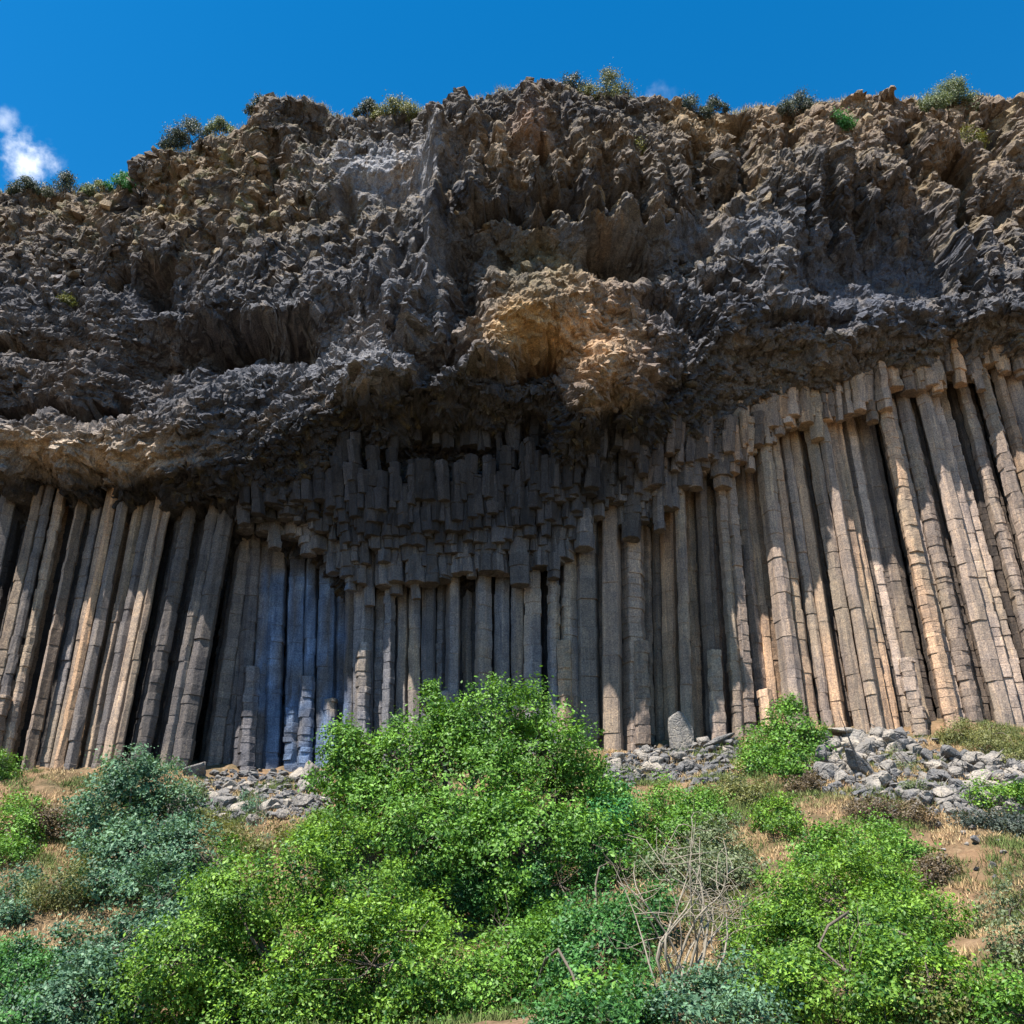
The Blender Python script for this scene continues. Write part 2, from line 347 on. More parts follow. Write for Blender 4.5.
for pl, wd, am in [
    ([(128, 362), (180, 350)], 15, -1.8), ([(215, 352), (255, 340), (305, 350)], 15, -2.4), ([(140, 325), (200, 322), (310, 318)], 9, .9),
    ([(157, 270), (158, 305)], 11, -2.4), ([(0, 412), (60, 410), (125, 408)], 5, -2.), ([(90, 345), (50, 352), (0, 345)], 5, -1.2), ([(120, 270), (112, 285)], 7, -1.5),
    ([(345, 190), (352, 240)], 8, -1.2), ([(250, 222), (330, 212)], 6, -1.1), ([(330, 240), (400, 228)], 6, -1.1), ([(275, 150), (262, 195)], 16, -1.4), ([(300, 120), (325, 150)], 14, -.9),
    ([(610, 250), (640, 270), (600, 262)], 13, -2.2), ([(958, 165), (962, 200), (970, 245)], 10, -2.6), ([(1000, 205), (1008, 240)], 10, -2.), ([(992, 125), (996, 158)], 9, -2.2),
    ([(908, 128), (912, 150)], 11, -1.8), ([(742, 122), (748, 170)], 12, -2.), ([(790, 108), (792, 135)], 8, -1.4), ([(540, 150), (565, 150)], 8, -1.4), ([(700, 150), (690, 175)], 9, -1.2),
    ([(478, 216), (560, 214), (690, 214)], 6, -1.4), ([(462, 262), (470, 300)], 9, -1.8), ([(455, 300), (448, 330)], 8, -1.4), ([(600, 135), (640, 150)], 9, -1.),
    ([(722, 180), (760, 176)], 8, -1.2), ([(700, 285), (745, 300)], 7, -1.2), ([(650, 300), (700, 330)], 9, -1.3), ([(770, 320), (850, 322)], 8, -1.2), ([(545, 368), (480, 372)], 10, -2.),
    ([(441, 140), (438, 200), (430, 250), (420, 300), (412, 345)], 6.5, 1.9), ([(418, 235), (402, 290), (390, 330)], 6, 1.3), ([(395, 245), (378, 300)], 6, 1.), ([(372, 240), (360, 290)], 6, .8),
    ([(478, 135), (476, 206)], 8, 1.7), ([(503, 150), (502, 212)], 8, 1.5), ([(530, 160), (531, 210)], 9, 1.7), ([(560, 165), (562, 212)], 9, 1.6), ([(592, 150), (590, 214)], 10, 1.7), ([(622, 160), (626, 220)], 9, 1.5), ([(652, 165), (656, 222)], 9, 1.6), ([(680, 175), (684, 222)], 8, 1.4),
    ([(815, 175), (812, 250)], 8, 1.3), ([(838, 165), (842, 255)], 9, 1.8), ([(864, 175), (868, 240)], 8, 1.5), ([(890, 190), (893, 250)], 8, 1.3), ([(924, 190), (935, 240), (958, 285)], 8, 2.2), ([(945, 262), (985, 290)], 6, 1.5), ([(790, 200), (792, 245)], 7, 1.2),
    ([(530, 112), (532, 138)], 16, 1.7), ([(285, 112), (300, 118)], 22, 1.3), ([(460, 110), (462, 140)], 10, 1.2), ([(432, 115), (436, 150)], 9, 1.), ([(1010, 130), (1012, 150)], 12, 1.2)]:
    sculpt = sculpt+stroke(pl, wd, am*(1.6 if am < 0 else 1.25))
mid = fbm(P*np.array([.5, .5, .3])+21, 3, .5)
mc = np.clip(blob(400, 285, 50, 70)+.8*blob(700, 265, 60, 30)+.8*blob(330, 330, 60, 40), 0, 1)
disp = big*1.5+mid*.75*up*(1-.5*layer)+drape*flute*.7+mc*fbm(np.stack([x*1.5+z*.35, D*.3, z*.25], 1), 2, .5)*.7+sculpt
edgef = .35+.65*sstep(0, 1.5, (rz.ravel()-z)); disp *= edgef; detail *= edgef
Dm = D+disp*np.clip(up+.3*ent+.2, 0, 1)-ent*(1.4-.75*sstep(1.6, 2.6, D))*(1-sstep(4.2, 5.4, D))-(1.7+.6)*below
Yb = (YW-Dm).reshape(sh)
gz_, gx_ = np.gradient(Yb); dz_ = np.gradient(Z, axis=0); dx_ = np.gradient(X, axis=1)
nx_, ny_, nz3 = gx_/dx_, -np.ones(sh), gz_/dz_
for _ in range(3):
    for a_ in (nx_, nz3):
        a_[1:-1, 1:-1] = (a_[1:-1, 1:-1]*2+a_[:-2, 1:-1]+a_[2:, 1:-1]+a_[1:-1, :-2]+a_[1:-1, 2:])/6
nx_ = np.clip(nx_, -2, 2); nz3 = np.clip(nz3, -2, 2)
nl3 = np.sqrt(nx_**2+1+nz3**2); nx_, ny_, nz3 = nx_/nl3, ny_/nl3, nz3/nl3
det = detail.reshape(sh)
# rim folded back over the plateau
Yc = Yb+ny_*det; Xc = X+nx_*det; Zc = Z+nz3*det; Zc[0] = Z[0]
Dm = YW-Yc.ravel()
top_back = np.array([.3, .8, 1.5, 2.5, 4, 6, 9, 14, 22, 35, 60, 90])
Xr = np.repeat(Xc[-1:], len(top_back), 0); Yr = Yc[-1:]+top_back[:, None]
bn = fbm(np.stack([Xr.ravel()*.6, Yr.ravel()*.6, Xr.ravel()*0], 1), 4, .55).reshape(Xr.shape)
Zr = Zc[-1:]+bn*.55*np.clip(top_back[:, None], 0, 1.2)-.03*top_back[:, None]
XX = np.vstack([Xc, Xr]); YY = np.vstack([Yc, Yr]); ZZ = np.vstack([Zc, Zr])
# a little sideways slump so that bumps are not a pure height field
side = fbm(np.stack([x, YW-Dm, z], 1)*.9+9, 3).reshape(sh)*.22*(up.reshape(sh))
XX[:sh[0]] += side
# colours of the rock, with shade painted into recesses and under overhangs
col = np.tile(np.array([.118, .114, .116]), (len(x), 1))
def paint(mask, c, k=1.):
    global col
    m = np.clip(mask*k, 0, 1)[:, None]; col = col*(1-m)+np.array(c)*m
nz = fbm(P*.5+40, 4, .6)*.5+.5; nz2 = fbm(P*1.3+70, 4, .6)*.5+.5
paint(sstep(.42, .75, nz)*up, (.20, .175, .155), .5)
paint(sstep(330, 180, px+.4*(py-250))*sstep(300, 240, py), (.29, .215, .14), .8)           # left top, brown
paint(blob(60, 450, 100, 30)+blob(150, 455, 60, 20), (.42, .33, .24), .95)
paint(blob(60, 370, 110, 40), (.22, .17, .125), .7)
paint(sstep(165, 120, py)*sstep(650, 720, px), (.30, .21, .14), .8)                        # right top
paint(blob(960, 170, 90, 60), (.27, .2, .14), .8)
paint(blob(700, 120, 60, 22), (.40, .29, .17), .95)
paint(blob(560, 165, 130, 45), (.23, .175, .12), .7)
paint(blob(530, 130, 22, 30), (.33, .21, .15), .8)
paint(blob(550, 265, 75, 40), (.16, .14, .07), .9)
oc = .75+.5*nz2
paint((blob(500, 325, 42, 30)+blob(545, 335, 45, 25))*oc, (.50, .32, .14), 1.15)
paint(blob(600, 345, 46, 66)*oc, (.56, .36, .20), 1.25)
paint(blob(560, 415, 50, 16)+blob(512, 415, 14, 14), (.36, .23, .09), 1.)
paint(blob(640, 440, 60, 40), (.13, .10, .06), .8)
paint(blob(385, 168, 52, 24), (.36, .37, .40), 1.2)
paint(blob(445, 250, 35, 80), (.2, .21, .24), .8)
paint(blob(380, 250, 45, 60), (.20, .185, .17), .6)
paint(blob(340, 340, 120, 60)+blob(420, 300, 50, 60), (.24, .235, .24), .75)
paint(blob(740, 300, 110, 50), (.19, .19, .205), .7)
paint(blob(720, 235, 230, 18)*(px > 560), (.20, .22, .26), .9)
paint(blob(880, 290, 70, 55), (.12, .14, .19), 1.)
paint(blob(250, 350, 90, 30)+blob(150, 290, 25, 40), (.10, .11, .14), .9)  # alcoves painted dark, shade put into the colour
paint(sstep(300, 380, py)*sstep(660, 760, px)*sstep(760, 660, px-330), (.125, .122, .125), .6)
paint(ent*sstep(760, 660, px), (.036, .037, .044), .97)  # shade of the recess painted on as near-black
paint(ent*sstep(660, 760, px), (.15, .135, .125), .8)  # right end painted paler for a sunlit look
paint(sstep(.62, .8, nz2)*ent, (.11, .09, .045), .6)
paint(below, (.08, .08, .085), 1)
paint(sstep(.56, .8, fbm(P*.8+90, 4, .6)*.5+.5)*sstep(430, 200, px)*sstep(300, 210, py), (.16, .17, .05), .6)   # lichen and grass on the ledges
dk = sstep(.52, .78, fbm(P*np.array([.28, .28, .2])+61, 4, .6)*.5+.5)
paint(dk*up*(py > 190)*(1-np.clip(blob(600, 345, 60, 80)+blob(500, 325, 60, 40)+blob(60, 450, 150, 30), 0, 1)), (.055, .06, .075), .8)
paint(sstep(.64, .84, fbm(P*np.array([.5, .5, .3])+81, 4, .6)*.5+.5)*up, (.33, .25, .17), .7)
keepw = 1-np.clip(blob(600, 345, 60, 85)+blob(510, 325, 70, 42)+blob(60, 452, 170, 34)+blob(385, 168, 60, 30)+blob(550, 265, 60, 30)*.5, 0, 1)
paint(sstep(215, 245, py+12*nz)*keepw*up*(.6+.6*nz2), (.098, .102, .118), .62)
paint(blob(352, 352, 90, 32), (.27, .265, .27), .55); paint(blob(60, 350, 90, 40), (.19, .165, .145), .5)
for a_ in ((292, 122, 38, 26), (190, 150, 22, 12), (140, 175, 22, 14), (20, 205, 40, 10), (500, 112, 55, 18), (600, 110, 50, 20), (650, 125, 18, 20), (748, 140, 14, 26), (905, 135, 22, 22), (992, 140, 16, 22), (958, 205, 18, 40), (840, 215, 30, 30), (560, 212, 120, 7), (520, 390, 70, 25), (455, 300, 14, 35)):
    paint(blob(*a_), (.07, .07, .078), .85)  # dark rim rock, plus painted shade in grooves and under overhangs
ledge = np.clip(-np.gradient(Yc, axis=0)*0+np.gradient(Yc, axis=0)*6, 0, 1).ravel()*sstep(330, 230, py)
paint(ledge, (.33, .25, .13), .55)
col *= (.75+.5*nz)[:, None]
tp = np.tile(np.array([.36, .28, .14]), (Xr.size, 1)) * (1+.3*bn.ravel())[:, None]
colall = np.vstack([col, tp])
Vt = np.stack([XX.ravel(), YY.ravel(), ZZ.ravel()], 1)
nr, nc = XX.shape
ii = (np.arange(nr-1)[:, None]*nc+np.arange(nc-1)[None]).ravel()
Fq = np.stack([ii, ii+1, ii+nc+1, ii+nc], 1)
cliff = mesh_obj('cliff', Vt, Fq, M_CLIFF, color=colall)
tag(cliff, 'weathered brown and grey basalt cliff with overhanging ledges above a wall of tall columns', 'cliff', kind='structure')
cliffD = Dm.reshape(sh); cliffX = xs; 

# ------------------------------------------------------------------ ground
BASE = np.array([(-500,775),(0,772),(60,770),(120,768),(200,778),(260,782),(330,776),(450,765),(560,755),(600,755),(640,762),(690,750),(740,742),(800,730),(860,735),(920,735),(980,728),(1024,735),(1500,740)], float)
bw = np.array([W3(a, b, 58.5) for a, b in BASE])
def ground_z(x, y):
    x = np.asarray(x, float); y = np.asarray(y, float)
    hb = np.interp(x, bw[:, 0], bw[:, 2])
    s = 58.5-y
    z = hb-.42*np.clip(s, -6, 27)-.16*np.clip(s-27, 0, 14)
    z = np.where(s > 34, np.maximum(z, -99), z)
    near = sstep(26, 10, y)
    z = z*(1-near)+(-1.75-.02*(10-y)*0)*near
    z = z-2.2*np.exp(-((x+6)/9)**4)*sstep(24, 29, y)*sstep(46, 40, y)
    sh0 = x.shape
    q = np.stack([x.ravel(), y.ravel(), x.ravel()*0], 1)
    z = z+(fbm(q*.16, 3)*.55+fbm(q*.7+8, 3)*.16).reshape(sh0)*(1-near*.7)
    return z
def hit(px, py, y0=22):
    d = raydir(px, py); ys = np.arange(y0, 61, .1); P_ = d[None]*(ys/d[1])[:, None]
    g = ground_z(P_[:, 0], P_[:, 1]); k = np.nonzero(P_[:, 2] < g)[0]
    i = k[0] if len(k) else len(ys)-1
    return P_[i][0], P_[i][1], g[i]
gx = np.concatenate([np.linspace(-400, -45, 40)[:-1], np.arange(-45, 45, .3), np.linspace(45, 400, 40)])
gy = np.concatenate([np.linspace(-300, 8, 40)[:-1], np.arange(8, 63.5, .3)])
GX, GY = np.meshgrid(gx, gy); GZ = ground_z(GX, GY)
GZ += (fbm(np.stack([GX.ravel(), GY.ravel(), GX.ravel()*0], 1)*1.6, 3)*.09).reshape(GX.shape)
nr, nc = GX.shape
ii = (np.arange(nr-1)[:, None]*nc+np.arange(nc-1)[None]).ravel()
m, t, b, o = new_mat('dry_slope')
pos = geopos(t)
c = mix(t, mrange(t, noise(t, pos, .35, 7, .7), .4, .62, 0, 1), (.27, .175, .095), (.12, .10, .05))
c = mix(t, mrange(t, noise(t, pos, 1.3, 6, .7), .5, .68, 0, .8), c, (.38, .27, .16))
c = mix(t, mrange(t, noise(t, pos, 7, 4, .7), .35, .7, 0, .6), mix(t, 1., c, (.55, .5, .5), 'MULTIPLY'), c)
t.links.new(c, b.inputs['Base Color']); b.inputs['Roughness'].default_value = .95
bp = t.nodes.new('ShaderNodeBump'); bp.inputs['Strength'].default_value = .7; bp.inputs['Distance'].default_value = .2
t.links.new(noise(t, pos, 6, 6, .7), bp.inputs['Height']); t.links.new(bp.outputs[0], b.inputs['Normal'])
g = mesh_obj('ground', np.stack([GX.ravel(), GY.ravel(), GZ.ravel()], 1), np.stack([ii, ii+1, ii+nc+1, ii+nc], 1), m, smooth=True)
tag(g, 'dry grassy hillside rising to the foot of the columns', 'ground', kind='structure')

# ------------------------------------------------------------------ basalt columns
SL = np.array([(-300,.24),(0,.215),(60,.20),(130,.195),(190,.185),(215,.14),(235,.07),(270,.03),(400,.015),(500,0),(600,-.01),(660,-.02),(700,-.04),(760,-.09),(830,-.15),(890,-.19),(970,-.22),(1024,-.26),(1300,-.32)], float)
ZR = 12.0
sxs = []
for a in np.linspace(-300, 1300, 161):
    s = np.interp(a, SL[:, 0], SL[:, 1])
    p0 = W3(a, 740, YW); p1 = W3(a+s*300, 440, YW)
    lx = (p1[0]-p0[0])/(p1[2]-p0[2]); sxs.append((p0[0]+lx*(ZR-p0[2]), lx))
sxs = np.array(sxs)
def lean(xb): return np.interp(xb, sxs[:, 0], sxs[:, 1])
WALL = np.array([(-300,1.),(0,1.0),(100,1.3),(176,1.7),(193,1.6),(199,-1.5),(250,-1.3),(258,-1.7),(335,-1.7),(345,-.6),(400,0),(560,0),(578,.6),(590,1.2),(618,1.1),(628,.2),(660,.3),(720,.5),(850,.6),(1024,1.),(1300,1.)], float)
ww = np.array([(W3(a, 740, YW)[0], b) for a, b in WALL])
def wall_d(xb): return np.interp(xb, ww[:, 0], ww[:, 1])
def column_arrays(xb, y0, zb, zt, rad, lx, tone, seed, seg=.62, squash=1., ly=0., rough=1.):
    r_ = np.random.default_rng(seed)
    nside = r_.choice([5, 6, 6, 6, 7]); a0 = r_.random()*math.pi
    ang = a0+np.arange(nside)*2*math.pi/nside+r_.normal(size=nside)*.12
    rr = rad*(1+r_.normal(size=nside)*.07)
    cor = np.stack([np.cos(ang)*rr, np.sin(ang)*rr*squash], 1)
    nxt = np.roll(cor, -1, 0); prv = np.roll(cor, 1, 0)
    ring = np.stack([cor+(prv-cor)*.08, cor+(nxt-cor)*.08], 1).reshape(-1, 2); k = len(ring)
    zs = []; z_ = zb
    segs = []
    while z_ < zt:
        L = seg*(.55+.9*r_.random()); segs.append((z_, min(z_+L, zt))); z_ += L
    rings = []
    for a, b_ in segs:
        ox, oy = r_.normal(size=2)*.022*rough; sc_ = 1+r_.normal()*.018*rough
        for q, s_ in ((a+.0, .972), (a+.03, 1.), (b_-.03, 1.), (b_, .972)):
            xx = xb+lx*(q-ZR)+ox; yy = y0+ly*(q-zb)+oy
            e = 1
            rings.append(np.stack([ring[:, 0]*s_*sc_*e+xx, ring[:, 1]*s_*sc_*e+yy, np.full(k, q)], 1))
    V = np.concatenate(rings); nR = len(rings)
    ii = np.arange(k); a = []
    base = (np.arange(nR-1)*k)[:, None]
    q = np.stack([base+ii, base+(ii+1) % k, base+k+(ii+1) % k, base+k+ii], -1).reshape(-1, 4)
    # caps: fan with centre
    c0 = V[:k].mean(0); c1 = V[-k:].mean(0); V = np.vstack([V, c0, c1]); n0 = nR*k
    tri = np.concatenate([np.stack([(ii+1) % k, ii, np.full(k, n0)], 1), np.stack([(nR-1)*k+ii, (nR-1)*k+(ii+1) % k, np.full(k, n0+1)], 1)])
    V = V+np.stack([perlin(V*1.1+5), perlin(V*1.1+55), V[:, 2]*0], 1)*.06*rough+np.stack([perlin(V*3.3+5), perlin(V*3.3+55), V[:, 2]*0], 1)*.03*rough
    segcol = np.repeat(1+r_.normal(size=len(segs))*.07, 4*k); segcol = np.append(segcol, [1, 1])
    side = np.roll(np.repeat(.62+.75*r_.random(nside), 2), 1)
    C = np.array(tone)[None]*segcol[:, None]*np.append(np.tile(side, nR), [1, 1])[:, None]
    pt = np.clip(perlin(V*np.array([.5, .5, .16])+77)*1.6, 0, .8)[:, None]*(min(tone) > .135)
    C = C*(1-pt)+np.array([.34, .265, .185])*pt*1.0
    qx, qy = proj(V)
    nn_ = perlin(V*np.array([1.7, 1.7, .28])+31); n2_ = perlin(V*np.array([.6, .6, .5])+11)
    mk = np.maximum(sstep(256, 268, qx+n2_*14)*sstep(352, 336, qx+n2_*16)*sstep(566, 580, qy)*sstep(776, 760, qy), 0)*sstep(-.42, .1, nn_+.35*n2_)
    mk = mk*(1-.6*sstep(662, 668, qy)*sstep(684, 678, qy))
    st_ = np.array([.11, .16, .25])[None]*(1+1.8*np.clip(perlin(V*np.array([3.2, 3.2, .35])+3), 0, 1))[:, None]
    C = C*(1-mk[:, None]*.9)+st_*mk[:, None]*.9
    return V, q, tri, C
def tone_for(pxx, r_):
    base = np.array([.185, .158, .134])
    k = r_.random()
    base = base*(.65+.65*r_.random()) if k < .8 else np.array([.27, .20, .14])*(.85+.3*r_.random())
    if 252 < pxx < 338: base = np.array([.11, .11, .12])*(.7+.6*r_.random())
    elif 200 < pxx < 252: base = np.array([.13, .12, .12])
    elif pxx < 200: base = base*(np.array([1.7, 1.5, 1.3]) if r_.random() < .3 else np.array([.82, .84, .9]))  # a few painted pale as sunlit stripes, the rest dark as shade
    elif pxx > 590: base = base*np.array([1.62, 1.46, 1.34])*(.9 if pxx < 740 else 1.08)  # sunlit right stretch of the wall painted lighter
    elif 350 < pxx < 560: base = np.array([.165, .16, .165])*(.8+.4*r_.random())  # shaded middle stretch painted darker and greyer
    return base
def lineA_z(xw, d):
    # height at which the roof of the recess meets depth d above position xw
    return None
zz = np.arange(11, 50, .2)
def ceil_z(xb, d, lx):
    """lowest height where the cliff roof comes forward of depth d on this column's axis"""
    xx = xb+lx*(zz-ZR); dd = Dep(xx, zz)
    p_x, p_y = proj(np.stack([xx, YW-dd, zz], 1))
    yA_ = np.interp(p_x, LA[:, 0], LA[:, 1])
    ok = (dd >= d) & (p_y < yA_+4)
    k = np.nonzero(ok)[0]
    return zz[k[0]] if len(k) else None
parts = []   # (area, arrays)
r_ = np.random.default_rng(21)
xb = -48.; i = 0
while xb < 50:
    pxx = proj(np.array([xb, YW, ZR]))[0]
    wid = .72+.6*r_.random()**1.6
    if pxx < 195: wid = .55+.55*r_.random()**1.5
    if 575 < pxx < 625: wid = 1.6
    if 252 < pxx < 338: wid = .95+.3*r_.random()
    if pxx > 680: wid = .75+.5*r_.random()**1.5
    xc = xb+wid/2; lx = lean(xc)
    off = r_.choice([0, .35, .8, -.5, -1.2], p=[.2, .22, .2, .18, .2])
    if 200 < pxx < 338: off *= .3
    d = wall_d(xc)+off
    zc = ceil_z(xc, wall_d(xc)+.25, lx) or 30.
    gz = float(ground_z(xc, 58.))-1.2
    wx = xc
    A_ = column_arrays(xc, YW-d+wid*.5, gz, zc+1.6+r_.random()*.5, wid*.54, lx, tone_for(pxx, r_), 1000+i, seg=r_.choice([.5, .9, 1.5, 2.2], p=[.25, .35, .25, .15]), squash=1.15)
    parts.append((abs(xc), (zc-gz)*wid, A_)); 
    # back filler row, toned down to paint deep shade into the gaps
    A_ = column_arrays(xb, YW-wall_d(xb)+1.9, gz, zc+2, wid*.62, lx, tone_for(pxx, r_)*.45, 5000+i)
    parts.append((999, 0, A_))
    xb += wid*.93+(.22+.22*r_.random() if r_.random() < (.5 if pxx > 560 else .12) else 0); i += 1
# broken stumps standing low in front of the wall
for (pxx, pyt, wd, dd) in ((300, 668, .9, .9), (325, 690, .8, .8), (285, 700, .8, 1.), (245, 660, 1., 1.), (362, 640, .9, 1.1), (565, 640, 1., 1.1), (640, 640, .9, .9), (715, 650, .9, .9), (10, 700, 1., 1.6), (445, 690, .9, 1.), (765, 690, .9, 1.), (905, 660, .9, 1.)):
    p = W3(pxx, pyt, YW-1); lx = lean(p[0]); xc = p[0]-lx*(p[2]-ZR); gz = float(ground_z(xc, 58))-1
    d = wall_d(xc)+dd*.75
    A_ = column_arrays(xc, YW-d+.35, gz, p[2], wd*.6, lx, tone_for(pxx, r_), int(7000+pxx), seg=.45, rough=1.6)
    parts.append((998, 0, A_))
# hanging tiers of the roof: each column ends in a broken foot, feet stepped in tiers
tiers = [(.7, 1.5), (1.5, 2.), (2., 2.5), (2.5, 3.), (3., 3.5), (3.5, 4.), (4., 4.4)]
for ti, (d0, d1) in enumerate(tiers):
    rows = 2 if ti == 0 else 1
    for rI in range(rows):
        xb = -46+r_.random()
        while xb < 48:
            wid = (.78 if ti < 1 else .6)*(.6+.8*r_.random())
            xc = xb+wid/2; lx = lean(xc)
            pxx, pyy = proj(np.array([xc+lx*12, YW-d0, ZR+12]))
            xb += wid*.92
            wd_ = wall_d(xc)
            if pxx < 238 or (pxx < 330 and ti > 4) or (pxx > 840 and ti > 0) or (pxx > 760 and ti > 1) or (pxx > 690 and ti > 2) or (pxx > 640 and ti > 4): continue
            dn = d0+.1*float(perlin(np.array([[xc*.35, ti*3.3, 0.]]))[0])*2
            front = dn+wd_*(.6 if ti == 0 else .25)+(d1-d0)*(rI+.5)/rows
            zt_ = ceil_z(xc, max(dn, wd_+.2), lx)
            if zt_ is None: continue
            bl = math.floor(xc/(2.4+.2*ti)+ti*.37); zb_ = zt_-.2-.07*r_.random()-(.55 if ti == 0 else .25)*_wv[(bl*7+ti*31) % 256]
            if r_.random() < (.14 if ti == 0 else .025): zb_ -= .5+r_.random()*1.
            if r_.random() < .04: zb_ += .4
            qx, qy = proj(np.array([xc+lx*(zb_-ZR), YW-front, zb_]))
            if qy < np.interp(qx, LB[:, 0], LB[:, 1])+6: continue
            h = (4.2 if ti == 0 else 2.6)
            tn = np.array([[.105, .10, .10], [.07, .069, .073], [.055, .055, .06], [.045, .045, .05], [.04, .04, .045]][min(ti, 4)])*(.75+.6*r_.random())  # recess shade painted into the tones, darker with each tier
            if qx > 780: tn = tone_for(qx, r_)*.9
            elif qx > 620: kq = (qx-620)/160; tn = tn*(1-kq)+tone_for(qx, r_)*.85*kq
            ly = -.12-.05*ti
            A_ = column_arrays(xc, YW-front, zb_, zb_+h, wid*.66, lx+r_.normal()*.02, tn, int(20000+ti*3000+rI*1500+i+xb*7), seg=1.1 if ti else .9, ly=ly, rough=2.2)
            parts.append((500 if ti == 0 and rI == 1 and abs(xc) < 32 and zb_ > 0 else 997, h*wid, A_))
def merge(lst):
    Vs, Q, T, C = [], [], [], []; n0 = 0
    for V, q, tr, c in lst:
        Vs.append(V); Q.append(q+n0); T.append(tr+n0); C.append(c); n0 += len(V)
    return np.vstack(Vs), [np.vstack(Q), np.vstack(T)], np.vstack(C)
own = [p for p in parts if p[0] < 40]
own2 = sorted([p for p in parts if p[0] == 500], key=lambda p: -p[1])[:max(0, 98-len(own))]
ids = set(id(p) for p in own+own2)
for p in own+own2:
    V, q, tr, c = p[2]
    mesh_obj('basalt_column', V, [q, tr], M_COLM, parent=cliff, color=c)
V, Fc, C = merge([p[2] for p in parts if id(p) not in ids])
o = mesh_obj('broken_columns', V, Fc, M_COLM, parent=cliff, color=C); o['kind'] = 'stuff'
print('columns own', len(own), len(own2), 'rest', len(parts)-len(ids))

# angular blocks bedded in the ledges and the entablature
def rock_proto(seed, flat=.75, nz_=.12, sub=2):
    import bmesh
    rr = np.random.default_rng(seed)
    bm = bmesh.new()
    P_ = rr.normal(size=(13, 3)); P_ /= np.linalg.norm(P_, axis=1)[:, None]; P_ *= (.8+.35*rr.random((13, 1))); P_[:, 2] *= flat
    vs = [bm.verts.new(p) for p in P_]
    bmesh.ops.convex_hull(bm, input=vs)
    bmesh.ops.delete(bm, geom=[v for v in bm.verts if not v.link_faces], context='VERTS')
    if sub:
        bmesh.ops.bevel(bm, geom=list(bm.edges), offset=.09, segments=1, affect='EDGES', profile=.6)
        bmesh.ops.triangulate(bm, faces=bm.faces)
        bmesh.ops.subdivide_edges(bm, edges=list(bm.edges), cuts=1, use_grid_fill=True)
    bmesh.ops.triangulate(bm, faces=bm.faces)
    bm.verts.ensure_lookup_table()
    V = np.array([v.co for v in bm.verts]); Ft = np.array([[v.index for v in f.verts] for f in bm.faces])
    bm.free()
    if sub: V = V*(1+nz_*fbm(V*1.8+seed, 3)[:, None])
    return V, Ft
lowp = [rock_proto(100+k, .7, 0, 0) for k in range(14)]
def scatter_blocks(num, zone, size, colf, seed, stretch=(1, 1, 1)):
    rr = np.random.default_rng(seed)
    idx = rr.choice(len(x), size=num*4, p=zone/zone.sum())
    idx = idx[:num]
    Vs, Fs, Cs = [], [], []; n0 = 0
    for j in idx:
        V, Ft = lowp[rr.integers(len(lowp))]
        s = size*(.5+rr.random()**2*1.3)
        a, b_, c_ = rr.random(3)*6.28
        M_ = np.array(Matrix.Rotation(a, 3, 'Z')@Matrix.Rotation(b_*.12, 3, 'X')@Matrix.Rotation(c_*.12, 3, 'Y'))
        V2 = (V*s*(.7+.6*rr.random(3))*np.array(stretch))@M_.T
        cpos = np.array([XX.ravel()[j], YW-Dm[j]+s*.3, ZZ.ravel()[j]])
        Vs.append(V2+cpos); Fs.append(Ft+n0); Cs.append(np.tile(col[j]*(.75+.55*rr.random()), (len(V2), 1))); n0 += len(V2)
    return np.vstack(Vs), np.vstack(Fs), np.vstack(Cs)
inview = (np.abs(x) < 48).astype(float)
V1, F1_, C1 = scatter_blocks(3000, (np.clip(ent*sstep(2., 3.2, D)+layer*.45, 0, 1)**2+.5*np.exp(-((py-yB)/14)**2))*inview+1e-9, .27, None, 5, (1.25, 1, .8))
V2, F2_, C2 = scatter_blocks(900, (rubble*(1-layer)*(1-smoothp))**2*inview+1e-9, .42, None, 6)
mesh_obj('ledge_blocks', np.vstack([V1, V2]), np.vstack([F1_, F2_+len(V1)]), M_CLIFF, parent=cliff, color=np.vstack([C1, C2]))['kind'] = 'stuff'

# ------------------------------------------------------------------ boulders
protos = []
for k in range(12):
    V, Ft = rock_proto(300+k, .72, .12, 2)
    protos.append(mesh_obj('boulder', V, Ft, M_BOULD, smooth=False, data_only=True))
def boulder(px, py, spx, label, group=None, k=None, rot=None, scl=(1, 1, 1), lift=.25, name='boulder'):
    hx, hy, hz = hit(px, py)
    s = spx*.5*math.hypot(hy, hx)/F*1.05
    o = bpy.data.objects.new(name, protos[k if k is not None else int(rng.integers(12))]); COL.objects.link(o)
    o.location = (hx, hy, hz+s*lift); o.scale = (s*scl[0], s*scl[1], s*scl[2])
    o.rotation_euler = rot or (rng.normal()*.35, rng.normal()*.35, rng.random()*6.28)
    return tag(o, label, 'boulder', group)
boulder(682, 752, 34, 'tall cone-shaped brown boulder leaning against the columns, centre heap', k=2, rot=(0, 0, .4), scl=(.85, .85, 1.9), lift=.9)
boulder(862, 776, 34, 'long pale slanting slab in the middle of the right-hand boulder heap', k=4, rot=(.2, .75, .3), scl=(1.5, .7, .6), lift=.5)
boulder(884, 742, 22, 'rounded pale boulder topmost on the right-hand heap', k=5, scl=(1.2, 1, .9), lift=.5)
boulder(845, 745, 30, 'long flat grey slab lying across the top of the right-hand heap', k=6, rot=(0, .1, .1), scl=(1.5, .9, .35), lift=.8)
boulder(306, 783, 26, 'upright pale grey boulder at the right end of the left heap', k=7, rot=(.1, .2, 0), scl=(.9, .8, 1.3), lift=.8)
boulder(572, 722, 26, 'lone tan boulder standing above the crown of the big central tree', k=8, scl=(.8, .8, 1.2), lift=.5)
boulder(720, 748, 26, 'slanting slab resting at the left of the wall-foot tree', k=9, rot=(0, -.5, 0), scl=(1.5, .8, .5), lift=.5)
